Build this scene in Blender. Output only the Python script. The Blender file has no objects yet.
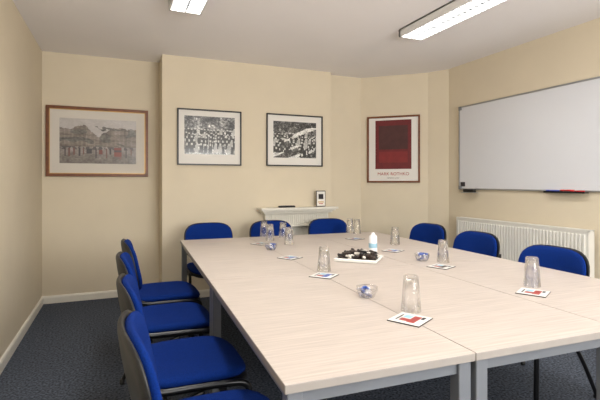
import bpy, bmesh, math, random
from mathutils import Vector, Matrix, noise
random.seed(7)
S=bpy.context.scene
S.view_settings.view_transform='Standard'
S.view_settings.look='None'

# ---------------- materials ----------------
def srgb(c):
    return tuple(((v/255)/12.92 if v/255<=0.04045 else (((v/255)+0.055)/1.055)**2.4) for v in c)
def mat(name,col,rough=0.5,metal=0.0,var=0.0,scale=20,bump=0.0,bscale=200,emis=0,trans=0,spec=0.5,coat=0,stretch=None):
    m=bpy.data.materials.new(name); m.use_nodes=True
    nt=m.node_tree; b=nt.nodes['Principled BSDF']
    c=srgb(col)
    b.inputs['Base Color'].default_value=(*c,1)
    b.inputs['Roughness'].default_value=rough
    b.inputs['Metallic'].default_value=metal
    b.inputs['Specular IOR Level'].default_value=spec
    b.inputs['Coat Weight'].default_value=coat
    if trans: b.inputs['Transmission Weight'].default_value=trans
    if emis:
        b.inputs['Emission Color'].default_value=(*c,1); b.inputs['Emission Strength'].default_value=emis
    tc=nt.nodes.new('ShaderNodeTexCoord'); mp=nt.nodes.new('ShaderNodeMapping')
    nt.links.new(tc.outputs['Object'],mp.inputs['Vector'])
    if stretch: mp.inputs['Scale'].default_value=stretch
    n=nt.nodes.new('ShaderNodeTexNoise'); n.inputs['Scale'].default_value=scale; n.inputs['Detail'].default_value=4
    nt.links.new(mp.outputs[0],n.inputs['Vector'])
    r=nt.nodes.new('ShaderNodeValToRGB')
    lo=tuple(max(0,x*(1-var)) for x in c); hi=tuple(min(1,x*(1+var)) for x in c)
    r.color_ramp.elements[0].color=(*lo,1); r.color_ramp.elements[1].color=(*hi,1)
    r.color_ramp.elements[0].position=0.3; r.color_ramp.elements[1].position=0.7
    nt.links.new(n.outputs['Fac'],r.inputs[0]); nt.links.new(r.outputs[0],b.inputs['Base Color'])
    if bump:
        n2=nt.nodes.new('ShaderNodeTexNoise'); n2.inputs['Scale'].default_value=bscale
        nt.links.new(tc.outputs['Object'],n2.inputs['Vector'])
        bp=nt.nodes.new('ShaderNodeBump'); bp.inputs['Strength'].default_value=bump; bp.inputs['Distance'].default_value=0.005
        nt.links.new(n2.outputs['Fac'],bp.inputs['Height']); nt.links.new(bp.outputs[0],b.inputs['Normal'])
    return m
M={}
M['wall']=mat('wall_paint',(219,207,183),0.75,var=0.02,scale=3,bump=0.08,bscale=60)
M['ceil']=mat('ceiling_paint',(245,242,242),0.85,var=0.01,scale=2)
M['carpet']=mat('carpet',(80,86,97),0.95,var=0.75,scale=70,bump=0.8,bscale=260,spec=0.1)
M['trim']=mat('white_gloss_trim',(232,228,216),0.35,var=0.01)
M['wood']=mat('pale_wood_laminate',(191,180,171),0.4,var=0.13,scale=11,stretch=(0.35,9,1),spec=0.35)
M['woodedge']=mat('laminate_edge',(146,140,134),0.5,var=0.03)
M['steel']=mat('grey_painted_steel',(122,126,132),0.4,metal=0.3,var=0.02)
M['blue']=mat('blue_fabric',(8,42,114),0.9,var=0.25,scale=240,bump=0.5,bscale=500,spec=0.12)
M['black']=mat('black_plastic',(14,15,17),0.45,var=0.05)
M['blacktube']=mat('black_tube',(14,14,16),0.3,metal=0.2)
M['alu']=mat('aluminium',(165,167,170),0.35,metal=0.8)
M['board']=mat('whiteboard_enamel',(216,218,223),0.25,var=0.005,scale=2,coat=0.3)
M['rad']=mat('radiator_white',(226,224,216),0.4)
M['framewood']=mat('oak_frame',(112,62,30),0.4,var=0.25,scale=25)
M['gold']=mat('gilt',(190,150,84),0.35,metal=0.5)
M['frameblack']=mat('black_frame',(18,16,16),0.35)
M['matboard']=mat('mount_board',(229,226,219),0.7)
M['matcream']=mat('mount_cream',(214,208,198),0.7)
M['white']=mat('white_plastic',(240,240,240),0.4)
M['coastertop']=mat('coaster_white',(225,224,220),0.4)
M['porcelain']=mat('porcelain',(238,236,230),0.2)
M['sweetblue']=mat('sweet_blue',(40,80,160),0.35)
M['sweetred']=mat('sweet_red',(160,50,46),0.35)
M['sweetwhite']=mat('sweet_white',(235,235,240),0.35)
M['choc']=mat('dark_wrapper',(42,30,26),0.35,var=0.3,scale=60)
M['red']=mat('red_plastic',(200,30,36),0.4)
M['bluepen']=mat('blue_pen',(30,60,170),0.4)
M['labelblue']=mat('label_blue',(150,190,208),0.5)
M['tube']=mat('lamp_tube',(255,250,240),0.5,emis=1.5)
M['louvre']=mat('louvre',(110,112,114),0.5,metal=0.0)
M['lampbody']=mat('lamp_body',(226,226,224),0.5)
M['print_red']=mat('print_maroon',(106,32,34),0.7,var=0.12,scale=14)
M['print_brown']=mat('print_brown',(74,40,38),0.7,var=0.15,scale=14)
M['print_red2']=mat('print_rust',(126,38,38),0.7,var=0.1,scale=14)
M['ink']=mat('ink_red',(170,50,40),0.7)
M['inkdark']=mat('ink_dark',(40,36,40),0.7)
def glassmat():
    m=bpy.data.materials.new('clear_glass'); m.use_nodes=True; nt=m.node_tree; nt.nodes.clear()
    o=nt.nodes.new('ShaderNodeOutputMaterial'); g=nt.nodes.new('ShaderNodeBsdfGlass'); t=nt.nodes.new('ShaderNodeBsdfTransparent')
    g.inputs['IOR'].default_value=1.5; g.inputs['Roughness'].default_value=0.0; g.inputs['Color'].default_value=(1,1,1,1)
    mx=nt.nodes.new('ShaderNodeMixShader'); mx.inputs[0].default_value=0.5
    nt.links.new(t.outputs[0],mx.inputs[1]); nt.links.new(g.outputs[0],mx.inputs[2]); nt.links.new(mx.outputs[0],o.inputs[0])
    return m
M['glass']=glassmat()
def artmat():
    m=bpy.data.materials.new('printed_picture'); m.use_nodes=True; nt=m.node_tree; b=nt.nodes['Principled BSDF']
    a=nt.nodes.new('ShaderNodeVertexColor'); a.layer_name='Col'; nt.links.new(a.outputs[0],b.inputs['Base Color']); b.inputs['Roughness'].default_value=0.35
    b.inputs['Coat Weight'].default_value=0.4; b.inputs['Coat Roughness'].default_value=0.08
    return m
M['art']=artmat()

# ---------------- mesh builder ----------------
class MB:
    def __init__(s): s.bm=bmesh.new(); s.mats=[]
    def mi(s,k):
        if k not in s.mats: s.mats.append(k)
        return s.mats.index(k)
    def box(s,c,size,k,rot=None,bev=0.0,seg=2):
        r=bmesh.ops.create_cube(s.bm,size=1.0); vs=r['verts']
        for v in vs: v.co=Vector((v.co.x*size[0],v.co.y*size[1],v.co.z*size[2]))
        fs=set(f for v in vs for f in v.link_faces)
        if bev>0:
            es=list(set(e for v in vs for e in v.link_edges))
            rr=bmesh.ops.bevel(s.bm,geom=es,offset=bev,segments=seg,affect='EDGES',profile=0.5)
            vs=list(set(v for f in rr['faces'] for v in f.verts)|set(v for v in vs if v.is_valid))
            fs=set(f for v in vs for f in v.link_faces)
        T=Matrix.Translation(Vector(c))@(rot.to_4x4() if rot is not None else Matrix.Identity(4))
        for v in vs: v.co=T@v.co
        i=s.mi(k)
        for f in fs: f.material_index=i
        return s
    def bb(s,a,b,k,bev=0.0):
        c=[(a[i]+b[i])/2 for i in range(3)]; sz=[abs(b[i]-a[i]) for i in range(3)]
        return s.box(c,sz,k,bev=bev)
    def rings(s,rings,k,close=True,cap0=True,cap1=True,smooth=True):
        i=s.mi(k); R=[[s.bm.verts.new(p) for p in r] for r in rings]; n=len(R[0])
        for a,b in zip(R[:-1],R[1:]):
            for j in range(n if close else n-1):
                f=s.bm.faces.new((a[j],a[(j+1)%n],b[(j+1)%n],b[j])); f.material_index=i; f.smooth=smooth
        if cap0: f=s.bm.faces.new(R[0][::-1]); f.material_index=i
        if cap1: f=s.bm.faces.new(R[-1]); f.material_index=i
        return s
    def lathe(s,prof,k,c=(0,0,0),n=28,cap0=True,cap1=True):
        return s.rings([[ (c[0]+r*math.cos(2*math.pi*j/n),c[1]+r*math.sin(2*math.pi*j/n),c[2]+z) for j in range(n)] for r,z in prof],k,cap0=cap0,cap1=cap1)
    def tube(s,pts,r,k,n=10,sub=6,smoothpath=True,sq=1.0):
        P=[Vector(p) for p in pts]
        if smoothpath and len(P)>2:
            Q=[]
            for i in range(len(P)-1):
                p0=P[max(i-1,0)];p1=P[i];p2=P[i+1];p3=P[min(i+2,len(P)-1)]
                for t in range(sub):
                    t/=sub
                    Q.append(0.5*((2*p1)+(-p0+p2)*t+(2*p0-5*p1+4*p2-p3)*t*t+(-p0+3*p1-3*p2+p3)*t**3))
            Q.append(P[-1]); P=Q
        rg=[]; up=None
        for i,p in enumerate(P):
            d=(P[min(i+1,len(P)-1)]-P[max(i-1,0)]).normalized()
            if up is None:
                up=Vector((0,1,0)) if abs(d.y)<0.9 else Vector((1,0,0))
            x=(up-d*up.dot(d)).normalized(); y=d.cross(x); up=x
            rg.append([p+x*(r*sq*math.cos(2*math.pi*j/n))+y*(r*math.sin(2*math.pi*j/n)) for j in range(n)])
        return s.rings(rg,k)
    def pad(s,w,d,t,k,fn,e=4.5,n=40,edge=0.35):
        prof=[(0.0,1.0),(0.25,1.0),(0.5,0.98),(0.7,0.94),(0.85,0.82),(0.94,0.6),(0.985,0.3),(1,0.0),(0.985,-0.5),(0.95,-0.85),(0.88,-1.0),(0.5,-1.0),(0.0,-1.0)]
        rg=[]
        for r,h in prof:
            ring=[]
            for j in range(n):
                a=2*math.pi*j/n; ca,sa=math.cos(a),math.sin(a)
                q=(abs(ca)**e+abs(sa)**e)**(-1/e)
                rr=max(r,0.01)
                ring.append(fn(ca*q*rr*w/2,sa*q*rr*d/2,h*t/2))
            rg.append(ring)
        return s.rings(rg,k)
    def obj(s,name,parent=None,loc=None,rot=None,recalc=True):
        if recalc: bmesh.ops.recalc_face_normals(s.bm,faces=s.bm.faces[:])
        me=bpy.data.meshes.new(name); s.bm.to_mesh(me); s.bm.free()
        for k in s.mats: me.materials.append(M[k])
        o=bpy.data.objects.new(name,me); S.collection.objects.link(o)
        if parent: o.parent=parent
        if loc: o.location=loc
        if rot: o.rotation_euler=rot
        return o
def empty(name,loc=(0,0,0),rz=0):
    e=bpy.data.objects.new(name,None); e.empty_display_size=0.1; S.collection.objects.link(e); e.location=loc; e.rotation_euler=(0,0,rz); return e

# ---------------- room ----------------
H=2.613
XL,XR=-0.726,3.66; YF=-1.6
poly=[(XL,5.19),(0.43,5.19),(0.43,4.83),(2.425,4.83),(2.425,4.95),(2.92,4.95),(3.54,4.38),(3.66,4.15)]
def wallseg(name,p,q,t=0.12,z0=0,z1=H,k='wall'):
    p=Vector(p);q=Vector(q); d=(q-p).normalized(); n=Vector((-d.y,d.x))
    mb=MB(); i=mb.mi(k)
    c=[p,q,q+n*t,p+n*t]
    vs=[mb.bm.verts.new((v.x,v.y,z)) for z in (z0,z1) for v in c]
    for f in ((0,1,2,3),(4,5,6,7),(0,1,5,4),(1,2,6,5),(2,3,7,6),(3,0,4,7)): mb.bm.faces.new([vs[a] for a in f])
    return mb.obj(name)
MB().bb((XL-.15,YF-.15,-.1),(XR+.15,5.4,0),'carpet').obj('floor')
MB().bb((XL-.15,YF-.15,H),(XR+.15,5.4,H+.1),'ceil').obj('ceiling')
wallseg('wall_left',(XL,YF),(XL,5.19))
wallseg('wall_back_left',poly[0],poly[1])
MB().bb((0.43,4.83,0),(2.425,5.31,H),'wall').obj('wall_chimney_breast')
wallseg('wall_back_right',poly[4],poly[5])
wallseg('wall_diagonal',poly[5],poly[6])
wallseg('wall_pier',poly[6],poly[7])
wallseg('wall_right',poly[7],(XR,YF))
wx0,wx1,wz0,wz1=0.4,2.8,0.9,2.2
mb=MB()
mb.bb((XL,YF-.12,0),(wx0,YF,H),'wall'); mb.bb((wx1,YF-.12,0),(XR,YF,H),'wall')
mb.bb((wx0,YF-.12,0),(wx1,YF,wz0),'wall'); mb.bb((wx0,YF-.12,wz1),(wx1,YF,H),'wall'); mb.obj('wall_front')
mb=MB()
for x in (wx0+.03,(wx0+wx1)/2,wx1-.03): mb.bb((x-.03,YF-.09,wz0),(x+.03,YF-.03,wz1),'trim')
for z in (wz0+.03,wz1-.03): mb.bb((wx0,YF-.09,z-.03),(wx1,YF-.03,z+.03),'trim')
mb.obj('added_fill_window')  # unseen window, added behind the camera as a setting for fill light
def skirt(name,p,q,ext0=0,ext1=0):
    p=Vector(p);q=Vector(q);d=(q-p).normalized();n=Vector((d.y,-d.x))
    prof=[(0,0),(0.016,0),(0.016,0.06),(0.010,0.075),(0.0,0.08)]
    mb=MB(); mb.rings([[(a.x+n.x*o,a.y+n.y*o,z) for o,z in prof] for a in (p,q)],'trim',smooth=False); mb.obj(name)
skirt('baseboard_left',(XL,YF),(XL,5.19))
skirt('baseboard_back_left',(XL,5.19),(0.43,5.19))
skirt('baseboard_chimney',(0.43,4.83),(1.40,4.83))
skirt('baseboard_chimney_side',(0.43,5.19),(0.43,4.83))
skirt('baseboard_back_right',(2.425,4.95),(2.92,4.95))
skirt('baseboard_diagonal',(2.92,4.95),(3.54,4.38))
skirt('baseboard_pier',(3.54,4.38),(3.66,4.15))
skirt('baseboard_right',(3.66,4.15),(3.66,YF))

# ---------------- ceiling luminaires ----------------
def luminaire(x,y,L=1.8,w=0.24,power=28):
    e=empty('ceiling_light',(x,y,H))
    mb=MB(); h=0.07
    mb.bb((-w/2,-L/2,-h),(-w/2+.012,L/2,-.0),'lampbody'); mb.bb((w/2-.012,-L/2,-h),(w/2,L/2,0),'lampbody')
    mb.bb((-w/2,-L/2,-h),(w/2,-L/2+.02,0),'lampbody'); mb.bb((-w/2,L/2-.02,-h),(w/2,L/2,0),'lampbody')
    mb.bb((-w/2,-L/2,-.012),(w/2,L/2,0),'lampbody'); mb.obj('housing',e)
    mb=MB()
    for tx in (-.05,.05): mb.tube([(tx,-L/2+.04,-.022),(tx,L/2-.04,-.022)],.008,'tube',smoothpath=False)
    mb.obj('lamp_tubes',e)
    mb=MB(); n=30
    for i in range(1,n):
        y0=-L/2+.02+(L-.04)*i/n
        mb.bb((-w/2+.012,y0-.003,-.0695),(w/2-.012,y0+.003,-.050),'louvre')
    mb.bb((-.004,-L/2+.02,-.0695),(.004,L/2-.02,-.047),'louvre'); mb.obj('louvre',e)
    l=bpy.data.lights.new('tube_glow','AREA'); l.shape='RECTANGLE'; l.size=w-.04; l.size_y=L-.06; l.energy=power; l.color=(1,.975,.945)
    lo=bpy.data.objects.new('tube_glow',l); S.collection.objects.link(lo); lo.parent=e; lo.location=(0,0,-.035)
for (x,y) in ((0.47,2.50),(2.42,2.34),(0.47,-.2),(2.40,-.2)):  # last two fixtures are unseen, added near the camera for more light
    luminaire(x,y)
l=bpy.data.lights.new('added_rear_fill','AREA'); l.shape='RECTANGLE'; l.size=2.3; l.size_y=1.2; l.energy=165; l.color=(1,.985,.975)  # added fill light behind the camera, tilted up to brighten the ceiling
lo=bpy.data.objects.new('added_rear_fill',l); S.collection.objects.link(lo); lo.location=(1.6,YF-.02,1.55); lo.rotation_euler=(math.radians(120),0,0)

# ---------------- table ----------------
TZ=0.73; T0=Vector((0.400,1.065)); TR=math.radians(-2.3)
def table(x0,x1,y0,y1):
    c=Vector(((x0+x1)/2,(y0+y1)/2)); R=Matrix.Rotation(TR,2); cw=T0+R@c
    e=empty('conference_table',(cw.x,cw.y,0),TR); w=x1-x0-.002; d=y1-y0-.002
    mb=MB(); mb.box((0,0,TZ-.0135),(w,d,.025),'woodedge',bev=.002,seg=1); mb.box((0,0,TZ-.0006),(w-.002,d-.002,.0012),'wood'); mb.obj('table_top',e)
    mb=MB(); z=TZ-.026-.02
    for sx in (-1,1):
        mb.box((sx*(w/2-.035),0,z),(.025,d-.1,.04),'steel')
        for sy in (-1,1):
            mb.box((sx*(w/2-.032),sy*(d/2-.032),(TZ-.026+.012)/2),(.045,.045,TZ-.026-.012),'steel',bev=.004)
            mb.lathe([(.02,0),(.022,.004),(.018,.014)],'black',(sx*(w/2-.032),sy*(d/2-.032),0),n=12)
    for sy in (-1,1): mb.box((0,sy*(d/2-.035),z),(w-.1,.025,.04),'steel')
    mb.obj('table_frame',e)
cols=[0,.625,1.285,2.01]; rows=[0,1.295,3.03]
for a,b in zip(cols[:-1],cols[1:]):
    for c,d in zip(rows[:-1],rows[1:]): table(a,b,c,d)

# ---------------- chairs ----------------
def chair_meshes():
    out={}
    mb=MB()
    def sf(a,b,h):
        z=.455+h
        fx=(a/.23)
        if fx>0.55: z-=(fx-.55)**2*.07
        z+= .012*(abs(b)/.235)**2
        return (a+.025,b,z)
    mb.pad(.47,.475,.052,'blue',sf,e=3.6); out['seat']=mb
    mb=MB()
    def pf(a,b,h):
        x,y,z=sf(a,b,0); return (x,y,z-.034+h)
    mb.pad(.48,.487,.034,'black',pf,e=3.6); out['seat_pan']=mb
    tilt=math.radians(12)
    def bf(off):
        def f(a,b,h):
            cx=h+off+ .045*(a/.235)**2 - .012*math.cos(b/.18*1.3)
            zz=b
            return (-.215+cx*math.cos(tilt)-zz*math.sin(tilt), a, .675+zz*math.cos(tilt)+cx*math.sin(tilt))
        return f
    mb=MB(); mb.pad(.465,.345,.036,'blue',bf(.012),e=3.3); out['backrest']=mb
    mb=MB(); mb.pad(.485,.365,.026,'black',bf(-.012),e=3.3); out['back_shell']=mb
    mb=MB()
    for s in (-1,1):
        y=.248*s
        mb.tube([(.245,y*1.01,.008),(.24,y,.2),(.235,y,.38),(.215,y,.425),(.15,y,.437),(0,y,.442),(-.12,y,.446),(-.18,y*.98,.475),(-.20,y*.93,.53),(-.225,y*.86,.60),(-.24,y*.84,.70)],.015,'blacktube',sq=.85)
        mb.tube([(.05,y*.98,.415),(-.02,y*.99,.385),(-.12,y,.25),(-.225,y*1.01,.06),(-.245,y*1.02,.008)],.012,'blacktube')
        for x in (.245,-.246): mb.lathe([(.014,0),(.016,.006),(.014,.03)],'black',(x,y*1.01,0),n=12)
    mb.tube([(.12,-.245,.412),(.12,.245,.412)],.009,'blacktube',smoothpath=False)
    mb.tube([(-.1,-.245,.412),(-.1,.245,.412)],.009,'blacktube',smoothpath=False)
    out['frame']=mb
    return out
cm={}
def chair(x,y,deg):
    e=empty('conference_chair',(x,y,0),math.radians(deg))
    if not cm:
        for k,mb in chair_meshes().items():
            o=mb.obj(k,e); cm[k]=o.data
    else:
        for k,me in cm.items():
            o=bpy.data.objects.new(k,me); S.collection.objects.link(o); o.parent=e
for y,a,x in ((1.39,0,.275),(2.01,0,.270),(2.69,-1,.265),(3.33,1,.295)): chair(x,y,a)
for x,y,a in ((.835,4.17,-90),(1.50,4.19,-90),(2.15,4.17,-93)): chair(x,y,a)
for x,y,a in ((2.33,1.94,180),(2.50,2.75,180),(2.60,3.46,184)): chair(x,y,a)

# ---------------- pictures ----------------
def nz(x,y,s,z=0): return noise.noise(Vector((x*s,y*s,z)))
def clampc(c): return tuple(min(1,max(0,v)) for v in c)
def art(parent,w,h,fn,nx=130,ny=90,y=0):
    bm=bmesh.new(); cl=bm.loops.layers.float_color.new('Col')
    V=[[bm.verts.new((-w/2+w*i/nx,y,-h/2+h*j/ny)) for i in range(nx+1)] for j in range(ny+1)]
    for j in range(ny):
        for i in range(nx):
            f=bm.faces.new((V[j][i],V[j][i+1],V[j+1][i+1],V[j+1][i]))
            c=clampc(fn((i+.5)/nx,(j+.5)/ny)); c=srgb([255*v for v in c])
            for lp in f.loops: lp[cl]=(*c,1)
    me=bpy.data.meshes.new('print'); bm.to_mesh(me); bm.free(); me.materials.append(M['art'])
    o=bpy.data.objects.new('print',me); S.collection.objects.link(o); o.parent=parent
def picture(name,c,w,h,rz,fw,fk,mk,mount,artfn,inner=None,bot=None,fd=.025):
    e=empty(name,c,rz)
    mb=MB()
    for sx in (-1,1): mb.box((sx*(w/2-fw/2),-fd/2-.002,0),(fw,fd,h),fk,bev=.003)
    for sz in (-1,1): mb.box((0,-fd/2-.002,sz*(h/2-fw/2)),(w-2*fw+.004,fd,fw),fk,bev=.003)
    if inner:
        g=.007
        for sx in (-1,1): mb.box((sx*(w/2-fw-g/2),-fd/2,0),(g,fd*.6,h-2*fw),inner)
        for sz in (-1,1): mb.box((0,-fd/2,sz*(h/2-fw-g/2)),(w-2*fw,fd*.6,g),inner)
    mb.obj('frame',e)
    MB().box((0,-.007,0),(w-fw,.008,h-fw),mk).obj('mount',e)
    if artfn:
        mt=mount; b=bot or mt
        aw=w-2*mt; ah=h-mt-b
        sub=empty('artwork',(0,-.0125,(b-mt)/2)); sub.parent=e
        art(sub,aw,ah,artfn)
    return e
def city(u,v):
    n=nz(u,v,9,3)*.09+nz(u,v,34,5)*.08
    if v<.38:
        k=n*1.3; s=.45*(.38-v)
        c=[.57+k-s,.54+k-s,.52+k-s]
        if .31<v and nz(u,v*.6,24,2)>-.05: c=[.32,.30,.30]
        # bus, taxi and figures with wet reflections
        if .70<u<.80 and .17<v<.37: c=[.50,.24,.20] if not(.27<v<.31) else [.28,.24,.25]
        if .70<u<.80 and .10<v<.17: c=[.46+k,.36,.34]
        if .50<u<.55 and .21<v<.31: c=[.46,.24,.21]
        if .34<u<.41 and .22<v<.33: c=[.22,.21,.23]
        for fx in (.07,.12,.18,.25,.30,.46,.60,.65,.86,.93):
            if abs(u-fx)<.010 and .17+.05*math.sin(fx*50)<v<.34: c=[.22,.20,.21] if int(fx*100)%3 else [.42,.28,.25]
        return c
    if nz(u,v*1.1,6,70)>.15 and v<.80+.1*nz(u,v,14,71):
        g=.34+n*1.8; return (g+.03,g+.02,g)
    sky=(.72+n*.5,.70+n*.5,.69+n*.5)
    roof=.80+.08*nz(u,0,5,9)-.16*math.exp(-((u-.5)/.12)**2)+.02*(int(u*17)%2)
    if v<roof:
        k=.03*(1 if int(u*55)%3==0 else -.3)-.05*(1 if int(v*24)%3==0 else 0)
        t=.05*(int(u*6)%2)
        return (.52+n+k-t,.48+n+k-t,.45+n+k-t)
    return sky
def figs(u,v,seed,rows,per):
    for r in range(rows):
        by=.02+.62*r/rows; hh=.26*(1-.55*r/rows)
        k=int(u*per*(1+.5*r/rows)+.37*r); rnd=noise.noise(Vector((k*3.1,r*5.7,seed)))
        cx=(k+.5+rnd*.6-.37*r)/(per*(1+.5*r/rows)); wd=.36/(per)*(1.1+rnd)
        dx=abs(u-cx); t=(v-by-rnd*.06)/hh
        if 0<=t<=.78 and dx<wd*(1-.35*t): return .08+.16*abs(rnd)+(.5 if rnd>.28 else 0)
        if .78<t<=1 and dx<wd*.38: return .78
    return None
def crowd(u,v):
    n=nz(u,v,6,1)*.4+nz(u,v,20,2)*.5+nz(u,v,44,3)*.5
    if v>.78:
        g=.34+n*.8
    else:
        f=figs(u,v,4.2,5,11)
        g=(.62+n*.9) if v<.6 else .42+n*.9
        if f is not None: g=f+n*.15
    return (g,g,g*.98)
def market(u,v):
    n=nz(u,v,7,21)*.4+nz(u,v,24,22)*.5+nz(u,v,50,27)*.5
    f=figs(u,v,9.7,6,9)
    g=.30+n*.8
    a=v-.5*(u-.1)
    for k in (-.18,.12,.42):
        if abs(a-k)<.06+.03*nz(u,v,6,k): g=.84+n*.4
    if f is not None and nz(u,v,5,61)>-.15: g=f+n*.2
    if v>.86: g=.22+n*.7
    return (g,g,g*.98)
picture('framed_city_print',(-.190,5.188,1.688),1.0,.74,0,.03,'framewood','matcream',.125,city,inner='gold',bot=.14)
picture('framed_crowd_photograph',(.934,4.828,1.748),.703,.61,0,.015,'frameblack','matboard',.075,crowd,bot=.12)
picture('framed_market_photograph',(1.942,4.828,1.752),.717,.612,0,.015,'frameblack','matboard',.085,market,bot=.10)
p=Vector((2.92,4.95));q=Vector((3.54,4.38)); d=(q-p).normalized(); nrm=Vector((d.y,-d.x)); c=p+(q-p)*.495+nrm*.002
ang=math.atan2(d.y,d.x)
e=picture('framed_abstract_poster',(c.x,c.y,1.675),.66,.845,ang,.022,'framewood','matboard',.1,None)
mb=MB(); mb.box((0,-.0125,.06),(.45,.003,.62),'print_red')
mb.box((0,-.0145,.15),(.36,.002,.30),'print_brown'); mb.box((0,-.0145,-.10),(.36,.002,.14),'print_red2'); mb.obj('printed_blocks',e)
def text(parent,body,size,loc,k):
    cu=bpy.data.curves.new('lettering','FONT'); cu.body=body; cu.size=size; cu.align_x='CENTER'; cu.extrude=.0005; cu.materials.append(M[k])
    o=bpy.data.objects.new('lettering',cu); S.collection.objects.link(o); o.parent=parent; o.location=loc; o.rotation_euler=(math.pi/2,0,0); return o
text(e,'MARK ROTHKO',.055,(0,-.013,-.33),'ink')
text(e,'exhibition poster',.022,(0,-.013,-.37),'inkdark')

# ---------------- fireplace mantel ----------------
MZ=.965
mb=MB(); xa,xb=1.50,2.40; y1=4.83
def mbx(i,z0,z1,dep): mb.bb((xa+i,y1-dep,z0),(xb-i,y1-.001,z1),'trim',bev=.004)
mbx(-.03,MZ-.025,MZ,.19); mbx(-.01,MZ-.045,MZ-.025,.165); mbx(.02,MZ-.07,MZ-.045,.13); mbx(.05,MZ-.21,MZ-.07,.08)
mbx(.04,MZ-.225,MZ-.21,.10)
for i in range(30):
    x=xa+.075+i*(xb-xa-.15)/29; mb.bb((x-.006,y1-.09,MZ-.195),(x+.006,y1-.078,MZ-.085),'trim')
for sx in (xa+.05,xb-.21):
    mb.bb((sx,y1-.08,0),(sx+.16,y1-.001,MZ-.21),'trim',bev=.004)
    for i in range(5): mb.bb((sx+.02+i*.027,y1-.088,.12),(sx+.034+i*.027,y1-.079,MZ-.25),'trim')
    mb.bb((sx-.01,y1-.095,0),(sx+.17,y1-.001,.1),'trim')
mb.bb((xa+.2,y1-.03,0),(xb-.2,y1-.001,MZ-.22),'trim')
for i in range(22):
    x=xa+.23+i*(xb-xa-.46)/21; mb.bb((x-.007,y1-.04,.1),(x+.007,y1-.029,MZ-.24),'trim')
mb.obj('fireplace_surround')
e=empty('small_framed_card',(2.24,4.735,MZ+.0015),math.radians(-8))
mb=MB(); mb.box((0,0,.095),(.115,.012,.19),'choc',bev=.002); mb.box((0,-.007,.095),(.10,.003,.17),'matboard'); mb.obj('card_frame',e)
mb=MB(); mb.box((0,-.009,.12),(.06,.002,.06),'inkdark'); mb.box((0,-.009,.055),(.07,.002,.012),'gold'); mb.box((0,-.009,.035),(.05,.002,.008),'ink'); mb.box((0,.03,.06),(.02,.05,.1),'black'); mb.obj('card_print',e)
mb=MB(); mb.box((0,0,.011),(.20,.05,.02),'black',bev=.006)
for i in range(5): mb.box((-.07+.03*i,0,.022),(.014,.02,.004),'steel')
mb.obj('remote_control',loc=(1.80,4.72,MZ+.0005),rot=(0,0,.1))

# ---------------- whiteboard ----------------
e=empty('whiteboard',(XR,0,0))
ya,yb,za,zb=1.55,3.96,1.175,2.125
mb=MB(); mb.bb((-.018,ya,za),(-.002,yb,zb),'board'); mb.obj('writing_surface',e)
mb=MB(); f=.014
mb.bb((-.024,ya,za),(-.001,ya+f,zb),'alu'); mb.bb((-.024,yb-f,za),(-.001,yb,zb),'alu')
mb.bb((-.024,ya,za),(-.001,yb,za+f),'alu'); mb.bb((-.024,ya,zb-f),(-.001,yb,zb),'alu')
for yy in (ya+.02,yb-.02):
    for zz in (za+.02,zb-.02): mb.box((-.015,yy,zz),(.03,.042,.042),'steel',bev=.004)
mb.obj('edge_frame',e)
mb=MB(); mb.bb((-.06,2.46,za-.010),(-.002,2.84,za-.004),'black',bev=.002); mb.bb((-.063,2.46,za-.012),(-.058,2.84,za+.004),'black'); mb.obj('pen_tray',e)
def pen(name,y,z,k,k2='black'):
    mb=MB(); mb.tube([(0,-.06,0),(0,.03,0)],.007,k,smoothpath=False); mb.tube([(0,.03,0),(0,.065,0)],.0075,k2,smoothpath=False); mb.obj(name,e,loc=(-.045,y,z))
pen('marker_pen_a',2.53,za+.006,'red','red'); pen('marker_pen_b',2.62,za+.012,'red','red'); pen('marker_pen_c',2.76,za+.006,'bluepen','bluepen')
mb=MB(); mb.bb((-.055,-.1,0),(-.002,.1,.006),'alu'); mb.box((-.03,0,.024),(.04,.16,.034),'black',bev=.006); mb.obj('eraser_on_ledge',e,loc=(-.025,3.76,za-.035),)
mb=MB(); mb.box((0,0,0),(.002,.07,.05),'inkdark'); mb.obj('board_label',e,loc=(-.0195,3.90,za+.06))

# ---------------- radiator ----------------
e=empty('radiator',(XR,0,0)); ya,yb,za,zb=2.40,3.90,.28,.86
mb=MB(); n=int((yb-ya)/.034)
mb.bb((-.105,ya,za),(-.09,yb,zb),'rad',bev=.003)
for i in range(n):
    y=ya+.03+i*(yb-ya-.06)/(n-1)
    mb.box((-.110,y,(za+zb)/2),(.016,.016,zb-za-.07),'rad',bev=.004)
mb.bb((-.045,ya,za),(-.035,yb,zb),'rad')
mb.obj('panels',e)
mb=MB()
mb.bb((-.107,ya-.004,zb-.03),(-.033,ya,zb),'rad'); mb.bb((-.107,ya-.006,za),(-.033,ya,zb),'rad'); mb.bb((-.107,yb,za),(-.033,yb+.006,zb),'rad')
for i in range(110):
    y=ya+.005+i*(yb-ya-.01)/109; mb.bb((-.095,y-.0025,zb-.006),(-.04,y+.0025,zb+.003),'rad')
mb.bb((-.11,ya-.006,zb-.012),(-.09,yb+.006,zb+.004),'rad'); mb.bb((-.048,ya-.006,zb-.012),(-.033,yb+.006,zb+.004),'rad')
mb.obj('top_grille',e)
mb=MB()
for y in (ya-.03,yb+.03):
    s=1 if y<ya else -1
    mb.tube([(-.07,y,0),(-.07,y,za+.03),(-.07,y+.03*s,za+.045),(-.07,y+.05*s,za+.045)],.008,'rad')
mb.lathe([(.016,0),(.018,.02),(.018,.05),(.014,.055)],'white',(-.07,ya-.03,za+.05),n=14)
for y in (ya+.3,yb-.3): mb.bb((-.036,y-.02,za+.05),(-.0005,y+.02,zb-.05),'rad')
mb.obj('pipes_and_brackets',e)

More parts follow.
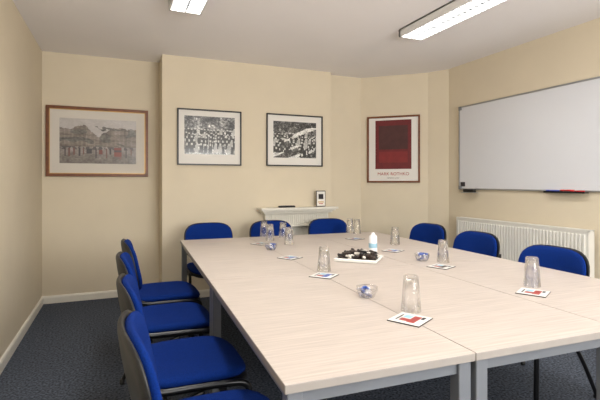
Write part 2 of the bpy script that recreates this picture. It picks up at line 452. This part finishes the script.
# ---------------- table items ----------------
def on_table(u,v,h=0.0):
    # ground-plan position of photo landmarks measured on the table plane
    f=437; d=(1.26-TZ)*f/(v-182); xr=(u-300)/f*d; th=math.radians(22.6)
    return (math.cos(th)*xr+math.sin(th)*d, -math.sin(th)*xr+math.cos(th)*d)
gm=[None]
def glass(x,y,z=TZ+.0007):
    if gm[0] is None:
        mb=MB()
        hh=.145; r0=.041; r1=.030
        prof=[(r0-.002,0),(r0,0.001),(r0-(r0-r1)*.5,hh*.5),(r1,hh-.004),(r1-.003,hh),(.002,hh)]
        inn=[(.002,hh-.014),(r1-.005,hh-.014),(r0-(r0-r1)*.5-.002,hh*.5),(r0-.002,0)]
        mb.lathe(prof+inn,'glass',cap0=False,cap1=False,n=32)
        o=mb.obj('drinking_glass',loc=(x,y,z)); gm[0]=o.data
    else:
        o=bpy.data.objects.new('drinking_glass',gm[0]); S.collection.objects.link(o); o.location=(x,y,z)
def coaster(x,y,rz,kk='sweetblue',s=.13):
    mb=MB(); mb.box((0,0,.002),(s,s,.004),'choc',bev=.001,seg=1)
    mb.box((0,0,.0042),(s*.97,s*.97,.0006),'coastertop')
    mb.box((0,-.018,.0046),(.085,.03,.0006),kk); mb.box((-.02,.014,.0047),(.03,.034,.0006),'sweetred'); mb.box((.022,.016,.0047),(.035,.03,.0006),'labelblue'); mb.box((.0,.042,.0047),(.07,.006,.0006),'inkdark'); mb.box((.03,-.042,.0047),(.03,.012,.0006),'inkdark')
    mb.obj('coaster',loc=(x,y,TZ+.0005),rot=(0,0,rz))
for (u,v,r) in ((410,320,.5),(324,276,.7),(533,293,.5),(441,267,.4),(393,251,.5),(290,258,.5),(261,244,.5),(355,239,.3)):
    x,y=on_table(u,v); coaster(x,y,r,random.choice(['sweetblue','sweetred','choc']))
for (u,v) in ((411,312),(324,272),(532,287),(443,263),(395,245),(289,245),(283,238),(270,241),(264,237),(350,233),(357,234)):
    x,y=on_table(u,v); glass(x,y,TZ+.0055)
def bowl(x,y):
    e=empty('sweet_bowl',(x,y,TZ+.0008))
    MB().lathe([(.028,0),(.034,.002),(.048,.03),(.050,.048),(.047,.048),(.044,.03),(.03,.006),(.002,.006)],'glass',n=28,cap0=True,cap1=False).obj('bowl',e)
    mb=MB()
    for i in range(20):
        a=random.random()*6.28; r=random.random()*.03; z=.014+random.random()*.034
        mb.box((r*math.cos(a),r*math.sin(a),z),(.024,.014,.011),random.choice(['sweetblue','sweetblue','sweetblue','sweetwhite']),rot=Matrix.Rotation(random.random()*3,3,Vector((random.random(),random.random(),1)).normalized()),bev=.003,seg=1)
    mb.obj('sweets',e)
for (u,v) in ((367,297),(422,261),(271,250)):
    x,y=on_table(u,v); bowl(x,y)
x,y=on_table(359,260); e=empty('sweet_tray',(x,y,TZ+.0008),-.75)
mb=MB(); mb.box((0,0,.004),(.27,.23,.008),'porcelain',bev=.003)
for sx in (-1,1): mb.box((sx*.138,0,.014),(.012,.24,.018),'porcelain',rot=Matrix.Rotation(sx*.4,3,'Y'),bev=.003)
for sy in (-1,1): mb.box((0,sy*.118,.014),(.28,.012,.018),'porcelain',rot=Matrix.Rotation(-sy*.4,3,'X'),bev=.003)
mb.obj('tray',e)
mb=MB()
for i in range(170):
    px=random.uniform(-.120,.120);py=random.uniform(-.10,.10)
    mb.box((px,py,.018+random.random()*.05*(1-max(abs(px)/.14,abs(py)/.12)**2)),(.042,.022,.016),random.choice(['choc','choc','choc','black','choc','choc','black','matcream']),rot=Matrix.Rotation(random.random()*3.1,3,Vector((random.random()*.4,random.random()*.4,1)).normalized()),bev=.004,seg=1)
mb.obj('wrapped_sweets',e)
x,y=on_table(373,253); e=empty('sanitiser_bottle',(x,y,TZ+.0008))
MB().lathe([(.028,0),(.031,.004),(.031,.115),(.026,.13),(.013,.138),(.013,.15),(.002,.152)],'white',n=24,cap1=True).obj('bottle_body',e)
MB().lathe([(.0315,.04),(.0318,.042),(.0318,.072),(.0315,.074)],'labelblue',n=24,cap0=False,cap1=False).obj('bottle_label',e)

# ---------------- world + camera ----------------
w=bpy.data.worlds.new('world'); S.world=w; w.use_nodes=True
bg=w.node_tree.nodes['Background']; sky=w.node_tree.nodes.new('ShaderNodeTexSky'); sky.sky_type='NISHITA'; sky.sun_disc=False
w.node_tree.links.new(sky.outputs[0],bg.inputs[0]); bg.inputs[1].default_value=.15
cd=bpy.data.cameras.new('camera'); cd.lens=437/600*36; cd.sensor_width=36; cd.shift_y=-18/600; cd.clip_start=.05
co=bpy.data.objects.new('camera',cd); S.collection.objects.link(co); co.location=(0,0,1.26); co.rotation_euler=(math.radians(90),0,math.radians(-22.6)); S.camera=co
